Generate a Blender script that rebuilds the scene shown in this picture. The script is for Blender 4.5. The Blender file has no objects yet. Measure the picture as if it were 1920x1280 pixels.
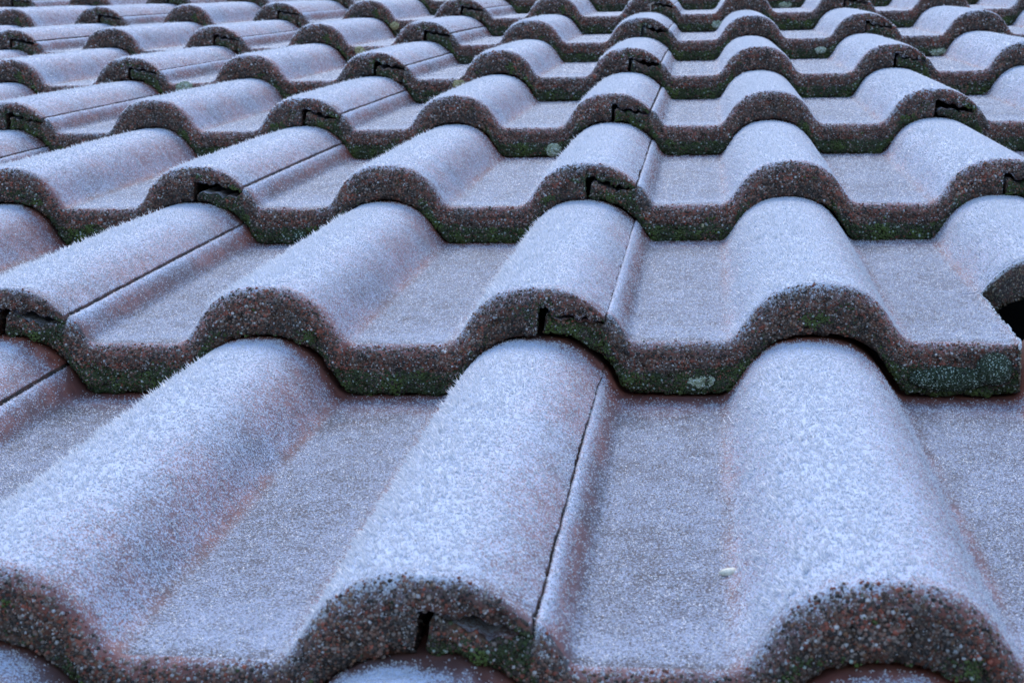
import bpy, math, random
import numpy as np
from mathutils import Matrix, Vector

# ---------------------------------------------------------------- camera, sky, sun, exposure
sc = bpy.context.scene
C = sc.collection
MM = 0.001
ROOF = Matrix.Translation((0, 0, 5.0)) @ Matrix.Rotation(math.radians(27), 4, 'X')   # roof plane: x across, y up the slope
PITCH, YAW, ROLL = 16.8046, 7.1404, -1.8809
CAM = np.array([91.2276, -470.9503, 249.2914])
FPX, GAUGE, RISE, HALF = 3038.2046, 353.7011, 32.0, 150.0

def cam_axes():
    a, b, c = -math.radians(PITCH), math.radians(YAW), math.radians(ROLL)
    Z = np.array([[math.cos(b), -math.sin(b), 0], [math.sin(b), math.cos(b), 0], [0, 0, 1.]])
    d = Z @ np.array([0, math.cos(a), math.sin(a)]); r = Z @ np.array([1., 0, 0]); u = np.cross(r, d)
    return math.cos(c) * r + math.sin(c) * u, -math.sin(c) * r + math.cos(c) * u, d
AX = cam_axes()
cd = bpy.data.cameras.new('camera'); cam = bpy.data.objects.new('camera', cd); C.objects.link(cam)
m = Matrix.Identity(4)
for k in range(3):
    m[k][0], m[k][1], m[k][2] = AX[0][k], AX[1][k], -AX[2][k]
    m[k][3] = CAM[k] * MM
cam.matrix_world = ROOF @ m
cd.sensor_width = 36; cd.lens = FPX / 1920 * 36
cd.clip_start = 0.01; cd.clip_end = 4000
cd.dof.use_dof = True; cd.dof.focus_distance = 0.95; cd.dof.aperture_fstop = 42
sc.camera = cam

w = bpy.data.worlds.new('World'); sc.world = w; w.use_nodes = True
nt = w.node_tree; bg = nt.nodes['Background']
sky = nt.nodes.new('ShaderNodeTexSky'); sky.sky_type = 'NISHITA'; sky.sun_disc = False
SUN_EL, SUN_AZ = math.radians(62), math.radians(-18)      # azimuth from +Y (up the roof), negative = left
sky.sun_elevation = SUN_EL; sky.sun_rotation = SUN_AZ
sky.air_density = 1.0; sky.dust_density = 0.3; sky.ozone_density = 2.0
nt.links.new(sky.outputs[0], bg.inputs[0]); bg.inputs[1].default_value = 0.15
sl = bpy.data.lights.new('sun', 'SUN'); so = bpy.data.objects.new('sun', sl); C.objects.link(so)
sl.energy = 1.0; sl.angle = math.radians(35); sl.color = (1, 0.96, 0.95)
sd = Vector((math.sin(SUN_AZ) * math.cos(SUN_EL), math.cos(SUN_AZ) * math.cos(SUN_EL), math.sin(SUN_EL)))
so.rotation_euler = sd.to_track_quat('Z', 'Y').to_euler()
sc.view_settings.view_transform = 'Standard'; sc.view_settings.look = 'None'
sc.view_settings.exposure = 1.12; sc.view_settings.gamma = 1

# ---------------------------------------------------------------- numpy noise
def _h(i, j, k, s):
    n = (i * 374761393 + j * 668265263 + k * 1274126177 + s * 974711) & 0xFFFFFFFF
    n = ((n ^ (n >> 13)) * 1274126177) & 0xFFFFFFFF
    n = n ^ (n >> 16)
    return (n & 0xFFFFFF) / 0xFFFFFF
def vnoise(p, scale, seed):                       # p (n,3) in mm, result -1..1
    q = p / scale; f = np.floor(q); t = q - f; t = t * t * (3 - 2 * t); f = f.astype(np.int64)
    r = 0
    for a in (0, 1):
        for b in (0, 1):
            for c in (0, 1):
                wgt = (t[:, 0] if a else 1 - t[:, 0]) * (t[:, 1] if b else 1 - t[:, 1]) * (t[:, 2] if c else 1 - t[:, 2])
                r = r + wgt * _h(f[:, 0] + a, f[:, 1] + b, f[:, 2] + c, seed)
    return r * 2 - 1
def smooth(a, b, x):
    t = np.clip((x - a) / (b - a), 0, 1); return t * t * (3 - 2 * t)

# ---------------------------------------------------------------- materials
def mat(name):
    mt = bpy.data.materials.new(name); mt.use_nodes = True
    n = mt.node_tree.nodes; n.clear(); return mt, n, mt.node_tree.links
def math_(n, l, op, a, b=None, clamp=False):
    x = n.new('ShaderNodeMath'); x.operation = op; x.use_clamp = clamp
    for i, v in enumerate((a, b)):
        if v is None: continue
        if isinstance(v, (int, float)): x.inputs[i].default_value = v
        else: l.new(v, x.inputs[i])
    return x.outputs[0]
def mixc(n, l, f, a, b):
    x = n.new('ShaderNodeMix'); x.data_type = 'RGBA'
    for s, v in ((x.inputs[0], f), (x.inputs[6], a), (x.inputs[7], b)):
        if isinstance(v, (int, float)): s.default_value = v
        elif isinstance(v, tuple): s.default_value = v
        else: l.new(v, s)
    return x.outputs[2]
def noise(n, l, vec, scale, detail=2, rough=.5):
    x = n.new('ShaderNodeTexNoise'); x.inputs['Scale'].default_value = scale
    x.inputs['Detail'].default_value = detail; x.inputs['Roughness'].default_value = rough
    l.new(vec, x.inputs['Vector']); return x.outputs[0]
def ramp(n, l, v, a, b):
    x = n.new('ShaderNodeMapRange'); x.interpolation_type = 'SMOOTHSTEP'
    for i, q in enumerate((v, a, b)):
        if isinstance(q, (int, float)): x.inputs[i].default_value = q
        else: l.new(q, x.inputs[i])
    return x.outputs[0]
def attr(n, name):
    x = n.new('ShaderNodeAttribute'); x.attribute_name = name; return x
def objvec(n, l):
    tc = n.new('ShaderNodeTexCoord'); oi = n.new('ShaderNodeObjectInfo')
    mu = n.new('ShaderNodeVectorMath'); mu.operation = 'SCALE'; mu.inputs[0].default_value = (3.1, 1.7, 2.3)
    l.new(oi.outputs['Random'], mu.inputs['Scale'])
    ad = n.new('ShaderNodeVectorMath'); l.new(tc.outputs['Object'], ad.inputs[0]); l.new(mu.outputs[0], ad.inputs[1])
    return ad.outputs[0], oi.outputs['Random']

RIME = (0.60, 0.66, 0.80, 1)
def tile_material():
    mt, n, l = mat('frosted_red_concrete')
    v, rnd = objvec(n, l)
    big = noise(n, l, v, 14, 3); mid = noise(n, l, v, 130, 3); fine = noise(n, l, v, 900, 2, .6); film = noise(n, l, v, 1500, 1, .6)
    red = mixc(n, l, ramp(n, l, mid, .35, .65), (0.18, 0.050, 0.034, 1), (0.30, 0.095, 0.060, 1))
    red = mixc(n, l, ramp(n, l, big, .4, .7), red, (0.10, 0.050, 0.045, 1))
    dirt = attr(n, 'pan').outputs['Fac']
    red = mixc(n, l, math_(n, l, 'MULTIPLY', dirt, ramp(n, l, big, .02, .3)), red, (0.060, 0.050, 0.058, 1))
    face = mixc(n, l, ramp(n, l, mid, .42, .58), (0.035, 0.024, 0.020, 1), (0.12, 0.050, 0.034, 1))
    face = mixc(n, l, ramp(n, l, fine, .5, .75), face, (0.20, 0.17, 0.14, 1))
    crust = attr(n, 'crust').outputs['Fac']; green = attr(n, 'green').outputs['Fac']; fr = attr(n, 'frost').outputs['Fac']
    grn = mixc(n, l, ramp(n, l, fine, .4, .6), (0.012, 0.022, 0.008, 1), (0.035, 0.06, 0.016, 1))
    gm = ramp(n, l, math_(n, l, 'ADD', green, math_(n, l, 'MULTIPLY', math_(n, l, 'SUBTRACT', mid, .5), 1.3)), .35, .7)
    face = mixc(n, l, gm, face, grn)
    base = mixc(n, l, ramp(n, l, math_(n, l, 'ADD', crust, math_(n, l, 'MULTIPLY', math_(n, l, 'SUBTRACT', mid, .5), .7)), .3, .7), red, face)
    # rime film: threshold of fine grain by the amount of frost deposited
    lv = math_(n, l, 'ADD', fr, math_(n, l, 'MULTIPLY', math_(n, l, 'SUBTRACT', big, .5), .22))
    lv = math_(n, l, 'ADD', lv, math_(n, l, 'MULTIPLY', math_(n, l, 'SUBTRACT', mid, .5), .42))
    th = math_(n, l, 'SUBTRACT', .735, math_(n, l, 'MULTIPLY', lv, .33))
    hi = math_(n, l, 'ADD', th, .09)
    g = math_(n, l, 'ADD', math_(n, l, 'MULTIPLY', fine, .5), math_(n, l, 'MULTIPLY', film, .5))
    mk = math_(n, l, 'MULTIPLY', ramp(n, l, g, th, hi), math_(n, l, 'ADD', .62, math_(n, l, 'MULTIPLY', fr, .28)))
    base = mixc(n, l, math_(n, l, 'MULTIPLY', ramp(n, l, fr, .15, .9), math_(n, l, 'SUBTRACT', .22, math_(n, l, 'MULTIPLY', dirt, .16))), base, (0.52, 0.54, 0.62, 1))
    col = mixc(n, l, mk, base, mixc(n, l, dirt, RIME, (0.40, 0.45, 0.58, 1)))
    p = n.new('ShaderNodeBsdfPrincipled'); l.new(col, p.inputs['Base Color']); p.inputs['Roughness'].default_value = .75
    p.inputs['Specular IOR Level'].default_value = .35
    bp = n.new('ShaderNodeBump'); bp.inputs['Strength'].default_value = .6; bp.inputs['Distance'].default_value = .0006
    l.new(g, bp.inputs['Height']); l.new(bp.outputs[0], p.inputs['Normal'])
    o = n.new('ShaderNodeOutputMaterial'); l.new(p.outputs[0], o.inputs[0]); return mt
def rime_material():
    mt, n, l = mat('hoar_frost_ice')
    d = n.new('ShaderNodeBsdfPrincipled'); d.inputs['Base Color'].default_value = (0.93, 0.95, 1.0, 1)
    d.inputs['Roughness'].default_value = .22; d.inputs['Specular IOR Level'].default_value = .5
    t = n.new('ShaderNodeBsdfTranslucent'); t.inputs[0].default_value = (0.93, 0.95, 1.0, 1)
    mx = n.new('ShaderNodeMixShader'); mx.inputs[0].default_value = .55
    l.new(d.outputs[0], mx.inputs[1]); l.new(t.outputs[0], mx.inputs[2])
    o = n.new('ShaderNodeOutputMaterial'); l.new(mx.outputs[0], o.inputs[0]); return mt
def grain_material(name, rough=.8):
    mt, n, l = mat(name)
    a = attr(n, 'tint'); v, rnd = objvec(n, l)
    f = noise(n, l, v, 1600, 1)
    col = mixc(n, l, math_(n, l, 'MULTIPLY', ramp(n, l, f, .5, .8), .16), a.outputs['Color'], (0.50, 0.52, 0.55, 1))
    p = n.new('ShaderNodeBsdfPrincipled'); l.new(col, p.inputs['Base Color']); p.inputs['Roughness'].default_value = rough
    o = n.new('ShaderNodeOutputMaterial'); l.new(p.outputs[0], o.inputs[0]); return mt
def plain(name, c1, c2, scale, rough=.9):
    mt, n, l = mat(name); tc = n.new('ShaderNodeTexCoord')
    f = noise(n, l, tc.outputs['Object'], scale, 5)
    p = n.new('ShaderNodeBsdfPrincipled'); l.new(mixc(n, l, ramp(n, l, f, .35, .65), c1, c2), p.inputs['Base Color'])
    p.inputs['Roughness'].default_value = rough
    o = n.new('ShaderNodeOutputMaterial'); l.new(p.outputs[0], o.inputs[0]); return mt
M_TILE, M_RIME = tile_material(), rime_material()
M_GRAIN, M_MOSS = grain_material('lichen_grain'), grain_material('moss_green')

# ---------------------------------------------------------------- tile shape
PX = [0, 5, 10, 15, 19, 23, 27, 30, 33, 35.5, 38, 40, 42, 44, 46, 48, 50, 53]
PZ = [32, 31.85, 31.3, 30.2, 28.8, 26.8, 24.0, 21.4, 18.2, 14.9, 11.0, 7.8, 4.9, 2.6, 1.1, .3, .05, 0]
SX = [0, 5, 10, 15, 19, 23, 27, 30, 33, 35, 37, 38.2]
SZ = [32, 31.9, 31.5, 30.7, 29.4, 27.4, 25.2, 23.3, 20.9, 19.2, 17.4, 16.2]
HX = [38.2, 38.8, 39.8, 41.2, 43, 45, 47, 49, 51, 54, 58]
HZ = [10.0, 14.9, 15.1, 14.3, 12.0, 8.8, 5.5, 2.7, .9, .1, 0]
JX = [0, .8, 2.2, 7.6, 10, 14, 16, 19.6, 23.5, 27, 31, 34, 38]
JZ = [17.5, 20.2, 21.4, 21.8, 19.0, 17.6, 18.5, 18.3, 15.3, 16.7, 15.2, 14.9, 13.4]
THICK = 27.5
def arch(d): return np.interp(d, PX, PZ)
def top_z(x):
    z = arch(np.abs(x - 150)) + np.where(x < 300, arch(np.abs(x - 300)), 0)
    z = np.where(x >= 300, np.interp(x - 300, SX, SZ), z)
    z = np.where((x >= 38.2) & (x < 60), np.interp(x, HX, HZ), z)
    return z
def low_arch(x):                      # the surface the nose sits on
    z = arch(np.abs(x - 150)) + np.where(x > 250, arch(np.abs(x - 300)), 0)
    s = np.interp(x, SX + [41, 43, 45, 47, 49, 51, 54, 58], SZ + [14.3, 12.0, 8.8, 5.5, 2.6, .9, .1, 0])
    return np.where(x < 60, s, z)
YB = 420.0

class Tile:
    """one tile as a grid: columns across, rows running back-top -> nose -> back-bottom"""
    def __init__(s, seed, broken=False, dx=1.0):
        rng = np.random.RandomState(seed)
        s.seed = seed; s.broken = broken
        gap = 1.7 + 2.0 * rng.rand()
        xs = np.concatenate([np.linspace(3, 38.1, int(36 / dx)), [38.3], np.arange(38.8, 299.9, dx), [299.95, 300.15], np.arange(301, 337.3, dx), [337.6]])
        s_rows = np.concatenate([np.arange(0, 30, 2.0), np.arange(30, YB - 8, 6.0)])
        xmax = np.full(len(s_rows), 337.6)
        if broken:
            lo = s_rows[s_rows < 134]; hi = s_rows[s_rows > 140]
            k = 90; tt = np.linspace(0, 1, k)
            xm = 254 + 83.6 * tt
            yy = 134.5 + 3 * tt + 3.0 * np.sin(tt * 9) * np.exp(-tt) - 2.5 * np.exp(-((tt - .28) / .08) ** 2) + rng.rand(k) * .5
            yy = np.maximum.accumulate(yy) + np.arange(k) * .05
            s_rows = np.concatenate([lo, yy, hi[hi > yy[-1] + 1]])
            wob = 253.6 + .5 * vnoise(np.stack([lo, lo * 0, lo * 0], 1), 14, 5) + .3 * vnoise(np.stack([lo, lo * 0, lo * 0], 1), 4, 6)
            xmax = np.concatenate([wob, xm, np.full(len(s_rows) - len(lo) - k, 337.6)])
        N, R = len(xs), len(s_rows)
        x = xs
        tz = top_z(x)
        und = (x < 38.2); cov = (x >= 300.1)
        wig = .9 * vnoise(np.stack([x, x * 0, x * 0], 1), 3.2, seed + 3) + 1.0 * vnoise(np.stack([x, x * 0, x * 0], 1), 9, seed + 4)
        jag_c = np.interp(x - 300, JX, JZ) + wig
        jag_u = np.interp(x, JX, JZ) - gap * (.55 + .9 * rng.rand()) - (1.9 + 1.1 * rng.rand()) - (1.1 if seed < 40 or broken else 0) * np.clip(vnoise(np.stack([x, x * 0, x * 0], 1), 6, seed + 9) + .2, 0, 1) * gap
        e = np.clip((x - 3) / 4.0, 0, 1); jag_u = jag_u - 3.0 * (1 - np.sqrt(np.clip(1 - (1 - e) ** 2, 0, 1)))
        tz = np.where(und, jag_u, tz)
        agap = .9 + .5 * smooth(3, 15, low_arch(x)) + .5 * vnoise(np.stack([x, x * 0, x * 0], 1), 25, seed + 7)
        # darker, wider gap low on the right-hand flank of each roll
        for c in (0, 150, 300):
            agap = agap + 1.3 * np.exp(-((x - c - 36) / 9.0) ** 2)
        bz = low_arch(x) - THICK + agap
        bz_body = tz - np.where(und, 8, 12.5)
        bz = np.where(cov, jag_c, bz); bz_body = np.where(cov, np.minimum(jag_c, tz - 3), bz_body)
        bz = np.minimum(bz, tz - 2.0)
        if broken: bz = np.where(x > 200, np.minimum(bz, tz - 3), bz)
        th = tz - bz
        rt = np.minimum(8.0, .45 * th); rb = np.minimum(3.0, .3 * th)
        rt = np.where(und, np.minimum(rt, 2.5), rt)
        dz = np.gradient(tz, x); jump = np.abs(dz) > 4; dz[jump] = 0
        nx, nz = -dz / np.sqrt(1 + dz ** 2), 1 / np.sqrt(1 + dz ** 2)
        shift = (.2 + 2.0 * rng.rand()) * np.clip(1 - (x - 3) / 12, 0, 1) * und; s.shift = shift
        y0 = np.where(und, 1.0 + 1.6 * rng.rand() + .8 * vnoise(np.stack([x, x * 0, x * 0], 1), 7, seed + 12), 0) + .7 * vnoise(np.stack([x, x * 0, x * 0], 1), 30, seed + 11)
        def warp(xx, xm): return np.where(xx > 200, 200 + (xx - 200) * (xm - 200) / 137.6, xx)
        rows = []; kind = []; vv = []
        def zt(xx, xm):                # re-evaluate heights at warped columns
            if not broken or xm > 337: return None
            return top_z(xx)
        for j in range(R - 1, -1, -1):                       # top, from the back to the nose
            xx = warp(x, xmax[j]); z = tz if zt(xx, xmax[j]) is None else np.where(und, tz, zt(xx, xmax[j]))
            rows.append(np.stack([xx, y0 + rt + s_rows[j], z], 1)); kind.append(0); vv.append(0)
        xx0 = warp(x, xmax[0])
        tz0 = tz if not broken else np.where(und, tz, top_z(xx0))
        bz0 = bz if not broken else np.where(x < 200, bz, np.minimum(low_arch(xx0) - THICK + 1.2, tz0 - 3))
        NR = 9
        for q in range(1, NR + 1):                           # rounded upper edge
            ph = math.pi / 2 * q / NR
            off = rt * (1 - math.cos(ph))
            rows.append(np.stack([xx0 - nx * off, y0 + rt * (1 - math.sin(ph)), tz0 - nz * off], 1)); kind.append(1); vv.append(q / NR)
        pt, pb = rows[-1], np.stack([xx0, y0, bz0 + rb], 1)
        NF = 22
        for q in range(1, NF + 1):                           # front face
            f = q / NF; rows.append(pt * (1 - f) + pb * f); kind.append(2); vv.append(f)
        for q in range(1, 4):
            ph = math.pi / 2 * q / 3
            rows.append(np.stack([xx0, y0 + rb * (1 - math.cos(ph)), bz0 + rb * (1 - math.sin(ph))], 1)); kind.append(3); vv.append(1)
        for j in range(R):                                   # underside
            xx = warp(x, xmax[j]); t = smooth(22, 34, s_rows[j])
            z = tz if zt(xx, xmax[j]) is None else np.where(und, tz, zt(xx, xmax[j]))
            b0 = bz if zt(xx, xmax[j]) is None else np.where(x < 200, bz, np.minimum(low_arch(xx) - THICK + 1.2, z - 3))
            bb = bz_body if zt(xx, xmax[j]) is None else np.where(x < 200, bz_body, z - 12.5)
            if broken and xmax[j] <= 337: t = 1.0 if s_rows[j] > 30 else t
            if broken and 134 < s_rows[j] < 160: bb = z - 23.0
            rows.append(np.stack([xx, y0 + rb + s_rows[j], b0 * (1 - t) + bb * t], 1)); kind.append(4); vv.append(1)
        if broken:
            for A in rows:
                A[:, 1] -= np.clip((A[:, 0] - 260) * 1.75, 0, 50) * smooth(80, 133, A[:, 1]) * (1 - smooth(150, 290, A[:, 1]))
        P = np.array(rows)                                    # K,N,3
        K = len(rows); s.kind = np.array(kind); s.v = np.array(vv); s.N, s.K = N, K
        edge = np.clip((P[..., 0] - 318) / 19, 0, 1) if not broken else np.zeros(P.shape[:2])
        pe = P.reshape(-1, 3) * np.array([0, 1, 0]); P[..., 0] += edge * (.55 * vnoise(pe, 5, seed + 60) + .45 * vnoise(pe, 14, seed + 61) + .5 * vnoise(pe, 70, seed + 62)).reshape(K, N) + edge * .35
        P[..., 0] += shift[None] + (np.clip(1 - (x - 3) / 6, 0, 1) * und)[None] * (1.1 * vnoise(P.reshape(-1, 3) * np.array([0, 0, 1]), 5, seed + 67)).reshape(K, N)
        P[..., 0] -= (np.abs(x - 299) < 4)[None] * (x < 300)[None] * np.isin(s.kind, (2, 3))[:, None] * (.3 + 1.6 * vnoise(P.reshape(-1, 3) * np.array([0, 0, 1]), 5, seed + 66).reshape(K, N)) * np.clip((x - 295) / 4, 0, 1)[None]
        # normals
        gu = np.gradient(P, axis=1); gv = np.gradient(P, axis=0)
        nrm = np.cross(gv, gu); ln = np.linalg.norm(nrm, axis=2, keepdims=True); nrm = nrm / np.maximum(ln, 1e-9)
        fl = nrm[0, N // 2, 2] < 0
        if fl: nrm = -nrm
        flat = P.reshape(-1, 3); amp = np.where(np.isin(s.kind, (2, 3)), 1.0, np.where(s.kind == 1, 0, 0))[:, None]
        amp = amp + (s.kind == 1)[:, None] * (s.v[:, None] ** 2)
        amp = amp + np.zeros((K, N)); amp = np.where(und[None, :] & (s.kind[:, None] >= 1), 1.15, amp)
        d = (1.1 * vnoise(flat, 3.4, seed + 20) - 1.6 * np.clip(vnoise(flat, 4.5, seed + 28) - .45, 0, 1) * 3 + 1.2 * vnoise(flat, 9.0, seed + 21) + .35 * vnoise(flat, 1.5, seed + 22)).reshape(K, N) * amp
        d = d + (.12 * vnoise(flat, 3.0, seed + 23) + .25 * vnoise(flat, 45.0, seed + 24)).reshape(K, N) * (1 - np.clip(amp, 0, 1))
        d = d * (s.kind != 4)[:, None]
        P = P + nrm * d[..., None]
        s.P, s.nrm = P, nrm
        # ---- surface amounts
        X, Y = P[..., 0], P[..., 1]
        kd = s.kind[:, None] + np.zeros((K, N)); V = s.v[:, None] + np.zeros((K, N))
        n20 = vnoise(flat, 18, seed + 30).reshape(K, N); n6 = vnoise(flat, 6, seed + 31).reshape(K, N)
        roll = np.maximum(np.exp(-((X - 150) / 36.0) ** 4), np.exp(-((X - 300) / 40.0) ** 4))
        dr = np.where(np.abs(X - 150) < 75, X - 150, X - 300)
        dr = np.where(X < 75, X, dr)
        crest = np.exp(-((dr + 8) / 29.0) ** 2)                                # thickest left of the crest
        foot = np.exp(-((np.abs(dr) - 46.5) / 3.0) ** 2) * (.6 + .5 * n20)
        rflank = np.exp(-((dr - 34) / 11.0) ** 2)
        fr = .81 + .38 * crest - .26 * foot - .12 * rflank + .05 * n20 + .04 * n6
        shelf = np.exp(-((X - 40.5) / 2.2) ** 2); fr = fr + .22 * shelf
        slp = np.exp(-((X - 46.5) / 3.8) ** 2); fr = fr - .12 * slp
        fr = fr - (.42 * smooth(GAUGE - 14 + 4 * crest, GAUGE + 4, Y + 8 * n20 + 9 * n6)) * (.6 + .4 * (1 - crest)) - .12 * smooth(GAUGE - 80, GAUGE - 20, Y) * (1 - crest)
        n3 = vnoise(flat, 2.5, seed + 32).reshape(K, N); cap = 1.2 - .95 * smooth(GAUGE - 4 - 11 * (1 - crest), GAUGE + 7, Y + 3.5 * n20 + 4 * n6 + 3 * n3); fr = np.minimum(fr, np.where(kd == 0, cap, 9))
        fr = fr + .12 * smooth(75, 20, Y) * (1 - roll)                         # fuller near the nose in the pan
        fr = np.where(kd == 0, fr - .20 * smooth(17, 8, Y + 4 * n6), fr)
        fr = np.where(kd == 1, fr - .20 - .5 * smooth(.1, 1.1, V + .2 * n6), fr)
        fr = np.where(kd == 2, .24 - .16 * V + .1 * n6, fr)
        fr = np.where(kd >= 3, .02, fr)
        fr = np.where((X < 38) & (kd >= 1), .2, fr)
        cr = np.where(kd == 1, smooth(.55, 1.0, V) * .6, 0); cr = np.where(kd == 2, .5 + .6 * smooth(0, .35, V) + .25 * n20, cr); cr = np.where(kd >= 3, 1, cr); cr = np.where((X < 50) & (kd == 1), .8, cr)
        pan = 1 - np.clip(roll * 1.1, 0, 1); ad = np.abs(dr); s.pan = np.where(kd < 1, smooth(44, 52, ad) * (1 - .8 * smooth(GAUGE - 45, GAUGE - 12, Y + 8 * n20)), 0)
        gr = np.where(kd >= 2, smooth(.15, .75, V) * (.12 + 1.1 * pan) + .35 * n20, 0)
        gr = np.where((X < 38) & (kd >= 1), .55 + .4 * n20, gr)
        s.frost, s.crust, s.green = np.clip(fr, 0, 1.2), np.clip(cr, 0, 1), np.clip(gr, 0, 1)
        s.X, s.Y, s.kd, s.V, s.crest, s.roll, s.und = X, Y, kd, V, crest, roll, und
        s.R, s.s_rows = R, s_rows

    def mesh(s, name):
        K, N = s.K, s.N
        idx = np.arange(K * N).reshape(K, N)
        a, b, c, d = idx[:-1, :-1].ravel(), idx[:-1, 1:].ravel(), idx[1:, 1:].ravel(), idx[1:, :-1].ravel()
        F = [np.stack([a, d, c, b], 1)]
        # side walls: pair row j on the top with its twin underneath, in strips
        co = [s.P.reshape(-1, 3)]; fr = [s.frost.ravel()]; cr = [s.crust.ravel()]; gr = [s.green.ravel()]
        base = K * N; W = 7
        for end in (0, N - 1):
            tw = K // 2 + 1
            i1 = np.arange(0, (K) // 2); i2 = K - 1 - i1
            A, B = s.P[i1, end], s.P[i2, end]
            n = len(i1); grid = np.empty((n, W), dtype=np.int64); grid[:, 0] = idx[i1, end]; grid[:, -1] = idx[i2, end]
            pts = []
            for q in range(1, W - 1):
                f = q / (W - 1); pq = A * (1 - f) + B * f
                out = np.array([-1. if end == 0 else 1., 0, 0]) if not s.broken else np.array([.7, -.7, 0]) * (1 if end else -1)
                pq = pq + out[None] * ((.9 * vnoise(pq, 3, 77) + .7 * vnoise(pq, 7, 78)) * (1 if s.broken and end else .25))[:, None]
                pts.append(pq); grid[:, q] = base + np.arange(n); base += n
            pts = np.concatenate(pts); co.append(pts)
            fr.append(np.full(len(pts), .22 if s.broken else .3)); cr.append(np.full(len(pts), .8)); gr.append(np.full(len(pts), .15))
            a, b, c, d = grid[:-1, :-1].ravel(), grid[:-1, 1:].ravel(), grid[1:, 1:].ravel(), grid[1:, :-1].ravel()
            F.append(np.stack([a, b, c, d] if end == 0 else [a, d, c, b], 1))
        return make_mesh(name, np.concatenate(co), np.concatenate(F), M_TILE,
                         {'frost': np.concatenate(fr), 'pan': np.concatenate([s.pan.ravel(), np.zeros(len(np.concatenate(fr)) - K * N)]), 'crust': np.concatenate(cr), 'green': np.concatenate(gr)}, smooth_=True)

    def sample(s, rng, n, weight):
        """random points on the grid, probability = quad area * weight (K,N array)"""
        P = s.P; a, b, c, d = P[:-1, :-1], P[:-1, 1:], P[1:, 1:], P[1:, :-1]
        area = .5 * (np.linalg.norm(np.cross(b - a, d - a), axis=2) + np.linalg.norm(np.cross(b - c, d - c), axis=2))
        wq = .25 * (weight[:-1, :-1] + weight[1:, 1:] + weight[:-1, 1:] + weight[1:, :-1])
        p = (area * np.maximum(wq, 0)).ravel(); tot = p.sum()
        cnt = int(n * tot)
        q = np.searchsorted(np.cumsum(p) / tot, rng.rand(cnt)); q = np.minimum(q, len(p) - 1)
        k, i = q // (s.N - 1), q % (s.N - 1)
        u, v = rng.rand(cnt), rng.rand(cnt)
        def lerp(A):
            if A.ndim == 3: U, VV = u[:, None], v[:, None]
            else: U, VV = u, v
            return (A[k, i] * (1 - U) + A[k, i + 1] * U) * (1 - VV) + (A[k + 1, i] * (1 - U) + A[k + 1, i + 1] * U) * VV
        nn = lerp(s.nrm); nn /= np.maximum(np.linalg.norm(nn, axis=1, keepdims=True), 1e-9)
        return lerp(P), nn, lerp, cnt

def make_mesh(name, co, faces, material, attrs=None, smooth_=False, color=None):
    me = bpy.data.meshes.new(name)
    nv, nf, k = len(co), len(faces), faces.shape[1]
    me.vertices.add(nv); me.vertices.foreach_set('co', (co * MM).astype(np.float32).ravel())
    me.loops.add(nf * k); me.loops.foreach_set('vertex_index', faces.astype(np.int32).ravel())
    me.polygons.add(nf); me.polygons.foreach_set('loop_start', np.arange(0, nf * k, k, dtype=np.int32))
    me.update(calc_edges=True)
    if smooth_: me.polygons.foreach_set('use_smooth', np.ones(nf, dtype=bool))
    for an, av in (attrs or {}).items():
        at = me.attributes.new(an, 'FLOAT', 'POINT'); at.data.foreach_set('value', av.astype(np.float32))
    if color is not None:
        at = me.attributes.new('tint', 'FLOAT_COLOR', 'POINT')
        at.data.foreach_set('color', np.concatenate([color, np.ones((nv, 1))], 1).astype(np.float32).ravel())
    me.materials.append(material)
    return me

def frames(n):
    r = np.where(np.abs(n[:, :1]) < .8, np.array([[1., 0, 0]]), np.array([[0, 1., 0]]))
    t = np.cross(n, r); t /= np.linalg.norm(t, axis=1, keepdims=True); return t, np.cross(n, t)

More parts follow.
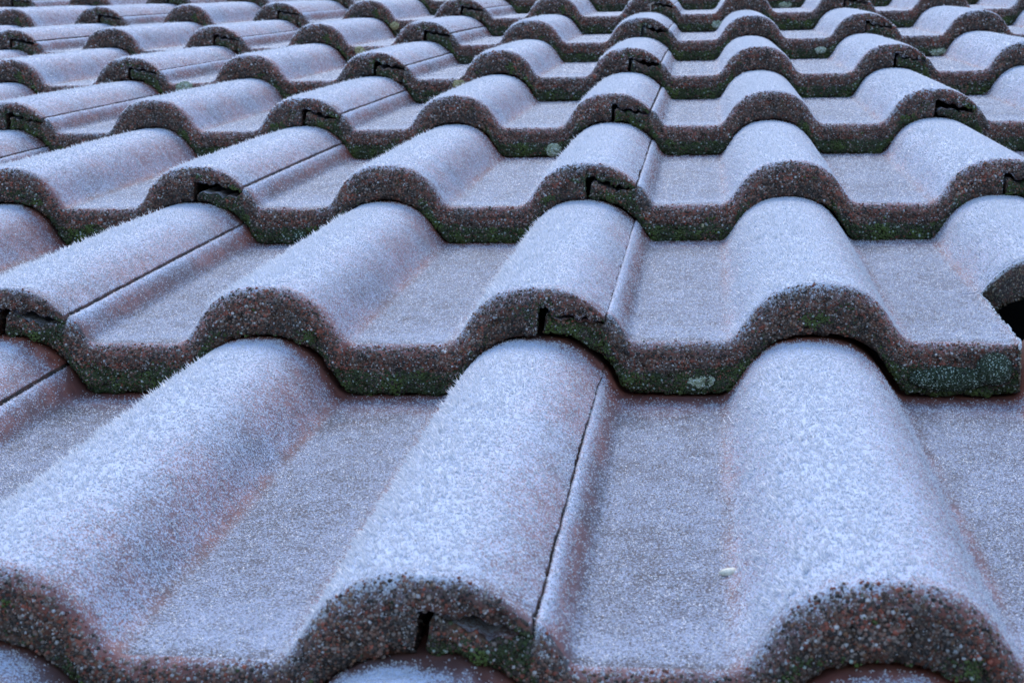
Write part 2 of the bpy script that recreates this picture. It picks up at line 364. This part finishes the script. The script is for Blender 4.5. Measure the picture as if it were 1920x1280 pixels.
def frost_mesh(tile, seed, dens, size, name):
    """hoar crystals: thin three-sided needles and stubby grains growing out of the surface"""
    rng = np.random.RandomState(seed)
    wt = np.where((tile.kd <= 1), np.clip(tile.frost, 0, 1.15) ** 2.2, np.clip(tile.frost, 0, 1) * .25)
    wt = np.where((tile.kd == 1), np.clip(tile.frost, .05, 1) ** 1.3, wt); wt = np.where((tile.kd == 2), .03 + tile.frost * .9 * (1 - smooth(.1, .6, tile.V)), wt); lip = ((tile.kd == 3) & (tile.X > 300)) | ((tile.kd == 2) & (tile.V > .9) & (tile.X > 300)) | ((tile.kd == 2) & (((tile.X > 296.5) & (tile.X < 300)) | (tile.X < 6.5)))
    wt = np.where(tile.kd >= 3, 0, wt); wt = np.where(lip, .75, wt)
    wt = np.where(tile.Y > GAUGE + 6, 0, wt); wt = np.where((tile.X < 38) & (tile.kd == 0), 0, wt)
    clump = .5 + .5 * vnoise(tile.P.reshape(-1, 3), 9, seed + 1).reshape(tile.K, tile.N)
    wt = wt * (.85 + .3 * clump)
    p, n, lerp, cnt = tile.sample(rng, dens, wt)
    dens_pan = lerp(tile.pan) * smooth(GAUGE - 5, GAUGE - 120, p[:, 1] * 0 + 100)
    keep = (rng.rand(cnt) > .32 * dens_pan) & (smooth(-.16, .16, vnoise(p, 1.05 * size, seed + 4) - .04 + .10 * (lerp(tile.crest) - .3)) > rng.rand(cnt) * .9 + .06)
    fr, crest, kd, V = lerp(tile.frost), lerp(tile.crest), lerp(tile.kd), lerp(tile.V)
    t, b = frames(n)
    p, n, fr, crest, kd, V = p[keep], n[keep], fr[keep], crest[keep], kd[keep], V[keep]; cnt = len(p); t, b = frames(n)
    side = np.clip(.25 - n[:, 0] * 1.3, 0, 1)
    needle = rng.rand(cnt) < (.06 + .34 * crest * (.35 + side)) * np.clip(1 - (kd > .9) * V, 0, 1)
    near = smooth(GAUGE - 5, GAUGE - 90, p[:, 1])
    L = np.where(needle, (.7 + 1.5 * rng.rand(cnt) ** 1.5 + (rng.rand(cnt) < .05) * 1.6 * rng.rand(cnt)) * (.45 + .65 * crest) * (.45 + .55 * near),
                 (.28 + .5 * rng.rand(cnt))) * (.6 + .4 * size)
    wd = np.where(needle, .17 + .12 * rng.rand(cnt), .28 + .30 * rng.rand(cnt)) * size
    tilt = np.where(needle, .42, .9) * (rng.rand(cnt) ** .7); az = rng.rand(cnt) * 2 * np.pi
    ax = n + (np.cos(az) * tilt)[:, None] * t + (np.sin(az) * tilt)[:, None] * b
    ax += np.array([[-.12, -.05, .15]]) * needle[:, None]
    ax /= np.linalg.norm(ax, axis=1, keepdims=True)
    big = (rng.rand(cnt) < .075 * np.clip(crest * 1.5, 0, 1) * side * 1.6 * (.25 + 1.9 * np.clip(vnoise(p, 7, seed + 9), 0, 1))) & (kd < .6) & (near > .3)
    L = np.where(big, 2.0 + 3.0 * rng.rand(cnt) ** 1.4, L); wd = np.where(big, .34 + .26 * rng.rand(cnt), wd)
    t, b = frames(ax); a0 = rng.rand(cnt) * 6.28
    co = np.empty((cnt, 4, 3))
    for q in range(3):
        a = a0 + q * 2.0944 + (rng.rand(cnt) - .5) * .5
        co[:, q] = p - n * .12 + t * (np.cos(a) * wd)[:, None] + b * (np.sin(a) * wd)[:, None]
    co[:, 3] = p + ax * L[:, None]
    base = (np.arange(cnt) * 4)[:, None]
    F = np.concatenate([base + [[0, 1, 3]], base + [[1, 2, 3]], base + [[2, 0, 3]]], 0)
    return make_mesh(name, co.reshape(-1, 3), F, M_RIME)

def ico():
    g = (1 + 5 ** .5) / 2
    v = np.array([(-1, g, 0), (1, g, 0), (-1, -g, 0), (1, -g, 0), (0, -1, g), (0, 1, g), (0, -1, -g), (0, 1, -g), (g, 0, -1), (g, 0, 1), (-g, 0, -1), (-g, 0, 1)], float)
    v /= np.linalg.norm(v[0])
    f = np.array([(0, 11, 5), (0, 5, 1), (0, 1, 7), (0, 7, 10), (0, 10, 11), (1, 5, 9), (5, 11, 4), (11, 10, 2), (10, 7, 6), (7, 1, 8),
                  (3, 9, 4), (3, 4, 2), (3, 2, 6), (3, 6, 8), (3, 8, 9), (4, 9, 5), (2, 4, 11), (6, 2, 10), (8, 6, 7), (9, 8, 1)])
    return v, f
ICO_V, ICO_F = ico()
def blobs(p, n, r, col, rng, name, material, squash=.7):
    cnt = len(p); t, b = frames(n); v, f = ICO_V, ICO_F
    jit = 1 + .28 * (rng.rand(cnt, 12, 1) - .5)
    L = v[None] * r[:, None, None] * jit
    co = p[:, None] + L[..., :1] * t[:, None] + L[..., 1:2] * b[:, None] + L[..., 2:] * n[:, None] * squash
    F = (np.arange(cnt) * 12)[:, None, None] + f[None]
    return make_mesh(name, co.reshape(-1, 3), F.reshape(-1, 3), material, color=np.repeat(col, 12, axis=0), smooth_=True)

PAL = np.array([[.23, .185, .165], [.17, .095, .072], [.21, .062, .040], [.080, .055, .045], [.035, .05, .018], [.17, .09, .05], [.40, .40, .42], [.028, .022, .02]])
def lichen_mesh(tile, seed, dens, size, name):
    rng = np.random.RandomState(seed)
    wt = np.where(tile.kd == 2, 1.0, 0) + np.where(tile.kd == 1, smooth(.1, .8, tile.V) * .9, 0) + np.where(tile.kd == 3, .35, 0)
    wt = np.where((tile.X < 38) & (tile.V < .12), wt * .3, wt)
    wt = np.where((tile.X > 300) & (tile.V > .82), .15, wt)
    clump = .5 + .5 * vnoise(tile.P.reshape(-1, 3), 5, seed + 1).reshape(tile.K, tile.N)
    p, n, lerp, cnt = tile.sample(rng, dens, wt * (.35 + clump))
    kd, V, gr, roll = lerp(tile.kd), lerp(tile.V), lerp(tile.green), lerp(tile.roll)
    pz = vnoise(p, 9, seed + 2); pz2 = vnoise(p, 4, seed + 5)
    E1 = np.where(kd < 1.6, .12 + .5 * V, 1.0)
    W = np.stack([1.1 * (1 - .6 * V) + .6 * pz2, 1.0 + 0 * V, 1.7 * (1 - smooth(.05, .5, V)) + .25 + .6 * pz, (.9 + V) * E1, 3.2 * smooth(.25, .7, gr + .3 * pz2), .12 + .5 * np.clip(pz2, 0, 1),
                  .35 * (1 - V) + .05, (.5 + 1.6 * V) * E1], 1)
    W = np.clip(W, .01, None); W = np.cumsum(W / W.sum(1, keepdims=True), 1)
    ci = (rng.rand(cnt)[:, None] > W).sum(1); ci = np.minimum(ci, 7)
    col = PAL[ci] * (.7 + .6 * rng.rand(cnt, 1)) * (1 + .35 * pz[:, None] * np.array([[1, .8, .7]]))
    r = (.36 + .55 * rng.rand(cnt) ** 2 + .35 * np.clip(pz, 0, 1) * rng.rand(cnt)) * size
    return blobs(p, n, r, col, rng, name, M_GRAIN, .95)

def moss_mesh(tile, seed, dens, size, name):
    """short moss shoots low on the nose of the pans"""
    rng = np.random.RandomState(seed)
    pat = vnoise(tile.P.reshape(-1, 3) * np.array([.6, 1, 1.6]), 11, seed + 1).reshape(tile.K, tile.N)
    wt = np.where((tile.kd >= 2) & (tile.kd <= 3), smooth(.25, .85, tile.green + .75 * pat - .1), 0)
    p, n, lerp, cnt = tile.sample(rng, dens, wt)
    pz = vnoise(p, 7, seed + 2)[:, None]
    col = np.array([[.030, .046, .012]]) * (.5 + 1.1 * rng.rand(cnt, 1)) + np.clip(pz, 0, 1) * np.array([[.055, .080, .008]])
    pale = rng.rand(cnt) < .06; col[pale] = np.array([.30, .36, .33])
    r = (.35 + .5 * rng.rand(cnt)) * size
    return blobs(p + n * (r[:, None] * .3 + 1.3 * np.clip(pz - .1, 0, 1)), n, r, col, rng, name, M_MOSS, 1.0)

# ---------------------------------------------------------------- build shared tile data
VARIANTS = [Tile(11), Tile(23), Tile(35), Tile(48), Tile(57)]
BROKEN = Tile(71, broken=True)
BODY = [t.mesh('tile_body') for t in VARIANTS]; BODY_BROKEN = BROKEN.mesh('tile_body')
LOD = {0: [], 1: [], 2: []}
SPEC = {0: (2.6, 1.0, 1.0, 1.0), 1: (1.4, 1.35, .75, 1.2), 2: (.8, 1.8, .4, 1.6)}   # frost density, crystal size, grain density, grain size
def parts_for(tile, lod, seed):
    fd, fs, gd, gs = SPEC[lod]
    return (frost_mesh(tile, seed, fd, fs, 'frost'), lichen_mesh(tile, seed + 1, gd * 1.7, gs, 'lichen'), moss_mesh(tile, seed + 2, gd * 1.3, gs, 'moss'))
for lod in (0, 1, 2):
    LOD[lod] = [parts_for(t, lod, 100 * lod + 7 * i) for i, t in enumerate(VARIANTS if lod else VARIANTS[:3])]
BROKEN_PARTS = parts_for(BROKEN, 0, 900)

# ---------------------------------------------------------------- placing the tiles
def project(P):
    V = P - CAM; z = V @ AX[2]
    return np.stack([960 + FPX * (V @ AX[0]) / z, 640 - FPX * (V @ AX[1]) / z, z], 1)
TILT = math.atan2(THICK, GAUGE)
def local_matrix(row, u, lift=0, dx=0, rot=0, dy=0):
    return (Matrix.Translation(((u * HALF + dx) * MM, (row * GAUGE + dy) * MM, (THICK - RISE + lift) * MM))
            @ Matrix.Rotation(rot, 4, 'Z') @ Matrix.Rotation(-TILT, 4, 'X'))
def in_view(row, u, margin):
    xs = np.linspace(4, 337, 30); ys = np.linspace(-2, GAUGE - 20, 14)
    X, Y = np.meshgrid(xs, ys); Z = THICK * (1 - Y / GAUGE) + top_z(X) - RISE
    P = np.stack([X.ravel() + u * HALF, Y.ravel() + row * GAUGE, Z.ravel()], 1)
    face = P[:30] - np.array([0, 0, 14]); P = np.concatenate([P, face, P[:30] - np.array([0, 0, 25])])
    q = project(P); ok = (q[:, 2] > 60) & (q[:, 0] > -margin) & (q[:, 0] < 1920 + margin) & (q[:, 1] > -margin * .5) & (q[:, 1] < 1280 + margin * .3)
    return ok.sum(), q[ok]

def part(name, me, parent, label=None, stuff=False):
    o = bpy.data.objects.new(name, me); C.objects.link(o); o.parent = parent
    if label: o['label'] = label
    if stuff: o['kind'] = 'stuff'
    return o
ORD = ['', 'first', 'second', 'third', 'fourth', 'fifth', 'sixth', 'seventh', 'eighth', 'ninth', 'tenth', 'eleventh', 'twelfth', 'thirteenth']
rowname = {-1: 'nearly hidden lowest row', 0: 'foremost row'}
for r_ in range(1, 13): rowname[r_] = ORD[r_ + 1] + ' row from the front'
rnd = random.Random(5)
TILES = {}
for row in range(-1, 12):
    us = [u for u in range(-20, 21, 2) if in_view(row, u, 0)[0] > 0]
    if not us: continue
    extra = [u for u in range(-20, 21, 2) if u not in us and in_view(row, u, 160)[0] > 0]
    extra = [u for u in extra if u in (min(us) - 2, max(us) + 2)]
    for u in sorted(us + extra):
        lift = rnd.uniform(-.3, 1.0) if row else rnd.uniform(-.3, .1); dx = rnd.uniform(-.5, .5) + {0: -2.0, -1: -2.0, 2: 1.2}.get(row, 0); dy = {0: -5, -1: -12}[row] if row < 1 else rnd.uniform(-1.5, 1.5); rot = rnd.uniform(-.0025, .0025)
        vi = rnd.randrange(5)
        broken = (row == 1 and u == 0)
        if row == 1 and u == 0: lift = 1.3
        lod = 0 if row <= 1 else 1 if row <= 3 else 2
        root = bpy.data.objects.new('roof_tile', None); C.objects.link(root); root.empty_display_size = .05
        root.matrix_world = ROOF @ local_matrix(row, u, lift, dx, rot, dy)
        if broken: body, (fm, lm, mm_) = BODY_BROKEN, BROKEN_PARTS
        else:
            if lod == 0: vi = (u // 2 + row) % 3
            body, (fm, lm, mm_) = BODY[vi], LOD[lod][vi]
        part('tile_body', body, root); part('frost', fm, root, stuff=True); part('lichen', lm, root, stuff=True); part('moss', mm_, root, stuff=True)
        root['kind'] = 'thing'; root['category'] = 'roof tile'; root['group'] = 'frosted double-roll roof tiles laid in overlapping rows'
        if u in us: k, tot = us.index(u) + 1, len(us); where = (ORD[k] + ' from the left')
        elif u < min(us): where = 'just beyond the left edge of the view'
        else: where = 'just beyond the right edge of the view'
        root['label'] = f'frosted roof tile, {rowname[row]}, {where}'
        TILES[(row, u)] = root
TILES[(1, 0)]['label'] = 'frosted roof tile with broken-off lower right corner over a black gap and two moss cushions'

def broken_face():
    t = BROKEN; rng = np.random.RandomState(4); K = t.K; i1 = np.arange(0, K // 2); i2 = K - 1 - i1
    A, B = t.P[i1, -1], t.P[i2, -1]; ok = (A[:, 1] < 150) & (A[:, 1] > -2); A, B = A[ok], B[ok]
    seg = np.linalg.norm(np.diff(A, axis=0), axis=1); cum = np.cumsum(seg)
    n = 5200; q = np.minimum(np.searchsorted(cum, rng.rand(n) * cum[-1]), len(seg) - 1); u = rng.rand(n)[:, None]; f = rng.rand(n)[:, None]
    rim = rng.rand(n) < .22; f[rim] *= .10
    a = A[q] * (1 - u) + A[q + 1] * u; b_ = B[q] * (1 - u) + B[q + 1] * u; p = a * (1 - f) + b_ * f
    d = A[q + 1] - A[q]; nn = np.stack([np.abs(d[:, 1]) + .2, -np.abs(d[:, 0]), d[:, 0] * 0], 1); nn /= np.linalg.norm(nn, axis=1, keepdims=True)
    nn += .5 * (rng.rand(n, 3) - .5); nn /= np.linalg.norm(nn, axis=1, keepdims=True)
    p += nn * (.5 + .5 * vnoise(p, 4, 9))[:, None]
    col = np.array([[.20, .18, .15], [.13, .09, .06], [.07, .06, .05], [.26, .20, .13], [.05, .055, .03]])[rng.randint(0, 5, n)] * (.6 + .7 * rng.rand(n, 1)); col[rim] = (.6, .63, .68)
    part('lichen', blobs(p, nn, .4 + .6 * rng.rand(n) ** 2, col, rng, 'lichen', M_GRAIN, .95), TILES[(1, 0)], 'rough grains on the broken edge', stuff=True)
broken_face()
# two frosted moss cushions and the lichen rosettes that stand out
def cushion(parent, tile, x, zoff, rx, rz, seed, name, cols, lab, squash=.55, n=900, rr=(.45, .5), face=True, y=0):
    rng = np.random.RandomState(seed)
    th = rng.rand(n) * 6.2832; ra = np.sqrt(rng.rand(n)); px = rx * ra * np.cos(th); pz = rz * ra * np.sin(th)
    hgt = squash * min(rx, rz) * np.sqrt(np.clip(1 - ra ** 2, 0, 1))
    if face:
        p = np.stack([x + px, -hgt + .2, zoff + pz], 1); nn = np.stack([px / rx * .8, -np.ones(n) * .8, pz / rz * .8], 1)
    else:
        p = np.stack([x + px, y + pz, top_z(x + px) + hgt - .1], 1); nn = np.stack([px / rx * .6, pz / rz * .6, np.ones(n)], 1)
    nn += .35 * (rng.rand(n, 3) - .5); nn /= np.linalg.norm(nn, axis=1, keepdims=True)
    ci = rng.randint(0, len(cols), n); col = np.array(cols)[ci] * (.75 + .5 * rng.rand(n, 1))
    r = rr[0] + rr[1] * rng.rand(n) ** 2
    part(name, blobs(p, nn, r, col, rng, name, M_MOSS, 1.2), parent, lab, stuff=True)
MG = [(.012, .028, .008), (.02, .04, .014), (.03, .05, .028), (.30, .38, .33), (.012, .02, .008), (.02, .04, .012)]
LG = [(.33, .38, .26), (.42, .48, .36), (.25, .30, .20), (.55, .62, .58)]
OR = [(.42, .36, .16), (.5, .48, .3), (.3, .25, .12)]
b = TILES[(1, 0)]
cushion(b, BROKEN, 217, -18, 20, 6.5, 1, 'moss_cushion', MG, 'low spreading frost-dotted moss cushion', n=3200, squash=.9, rr=(.28, .32))
cushion(b, BROKEN, 240, -12.5, 9, 8.5, 2, 'moss_cushion', MG, 'round frost-dotted moss cushion', n=2400, squash=1.1, rr=(.28, .34))
cushion(b, BROKEN, 89, -20, 7, 4, 3, 'lichen_rosette', LG, 'pale green lichen rosette', n=420, squash=.3, rr=(.4, .5))

def flake(tile, name, label, outline, thick, loc, rot, colour):
    k = len(outline); rng = np.random.RandomState(k)
    top = [(x, y, thick + .25 * rng.rand()) for x, y in outline] + [(0, 0, thick * 1.7)]
    co = np.array(top + [(x * .9, y * .9, 0) for x, y in outline]); f = []
    for i in range(k):
        j = (i + 1) % k; f += [(i, j, k), (i, k + 1 + i, k + 1 + j), (i, k + 1 + j, j)]
        if 0 < i < k - 1: f.append((k + 1, k + 2 + i, k + 1 + i))
    me = make_mesh(name, co, np.array(f), plain(name + '_surface', colour, tuple(c * .75 for c in colour[:3]) + (1,), 900))
    o = bpy.data.objects.new(name, me); C.objects.link(o)
    o.matrix_world = tile.matrix_world @ Matrix.Translation(Vector(loc) * MM) @ Matrix.Rotation(rot[0], 4, 'X') @ Matrix.Rotation(rot[1], 4, 'Z')
    o['label'] = label; o['category'] = 'flake'
flake(TILES[(0, 0)], 'husk_flake', 'small cream-white flake lying in the frosted flat pan of the foremost tile',
      [(-3.8, -.5), (-2.4, -2), (-.6, -1.7), (.4, -2.3), (2.3, -1.5), (3.7, .1), (2.6, 1.7), (.3, 2.1), (-1.9, 1.5)], 1.0, (102.3, 93.2, .9), (.25, .1), (.85, .82, .68, 1))  # pale husk fragment lying in the pan
flake(TILES[(2, 0)], 'leaf_flake', 'tiny pale yellow flake stuck on the thick front edge of a tile above the pan',
      [(-.9, -1.9), (.8, -1.6), (1.0, 1.7), (-.6, 1.9)], .5, (87, -.9, -15), (math.pi / 2, .15), (.50, .47, .30, 1))

for key, x, z, rx, rz, pal in [((4, -4), 72, -5, 11, 7, LG), ((5, -4), 211, -6, 7, 6, OR), ((6, -4), 194, -9, 7, 6, OR), ((4, -2), 103, -6.5, 7, 4.5, OR),
                               ((3, -2), 246, -21, 7, 6, LG), ((7, 0), 227, -21, 12, 5, LG), ((6, 0), 107, -17, 9, 6, LG), ((5, 2), 100, -22, 13, 5, LG),
                               ((5, 0), 243, -16, 7, 4, LG), ((2, -2), 83, -21, 6, 4, MG)]:
    if key in TILES: cushion(TILES[key], None, x, z, rx, rz, int(x), 'lichen_rosette' if pal is not MG else 'moss_cushion', pal, 'pale lichen cushion on the front edge' if pal is not MG else 'dark frosted moss tuft', n=260, squash=.6, rr=(.6, .9))

# ---------------------------------------------------------------- roof deck and ground
def sheet(name, x0, x1, y0, y1, z, material, onroof=True):
    me = bpy.data.meshes.new(name)
    me.from_pydata([(x0, y0, z), (x1, y0, z), (x1, y1, z), (x0, y1, z)], [], [(0, 1, 2, 3)]); me.materials.append(material)
    o = bpy.data.objects.new(name, me); C.objects.link(o); o['kind'] = 'structure'
    if onroof: o.matrix_world = ROOF
    return o
M_DECK = plain('dark_roofing_felt', (0.012, 0.012, 0.013, 1), (0.025, 0.024, 0.023, 1), 60)
M_GROUND = plain('winter_ground', (0.05, 0.06, 0.03, 1), (0.10, 0.09, 0.06, 1), .5)
sheet('roof_deck', -3.5, 3.5, -1.0, 4.8, -.085, M_DECK)
sheet('ground', -3000, 3000, -3000, 3000, 0, M_GROUND, onroof=False)
print('tiles', len(TILES))
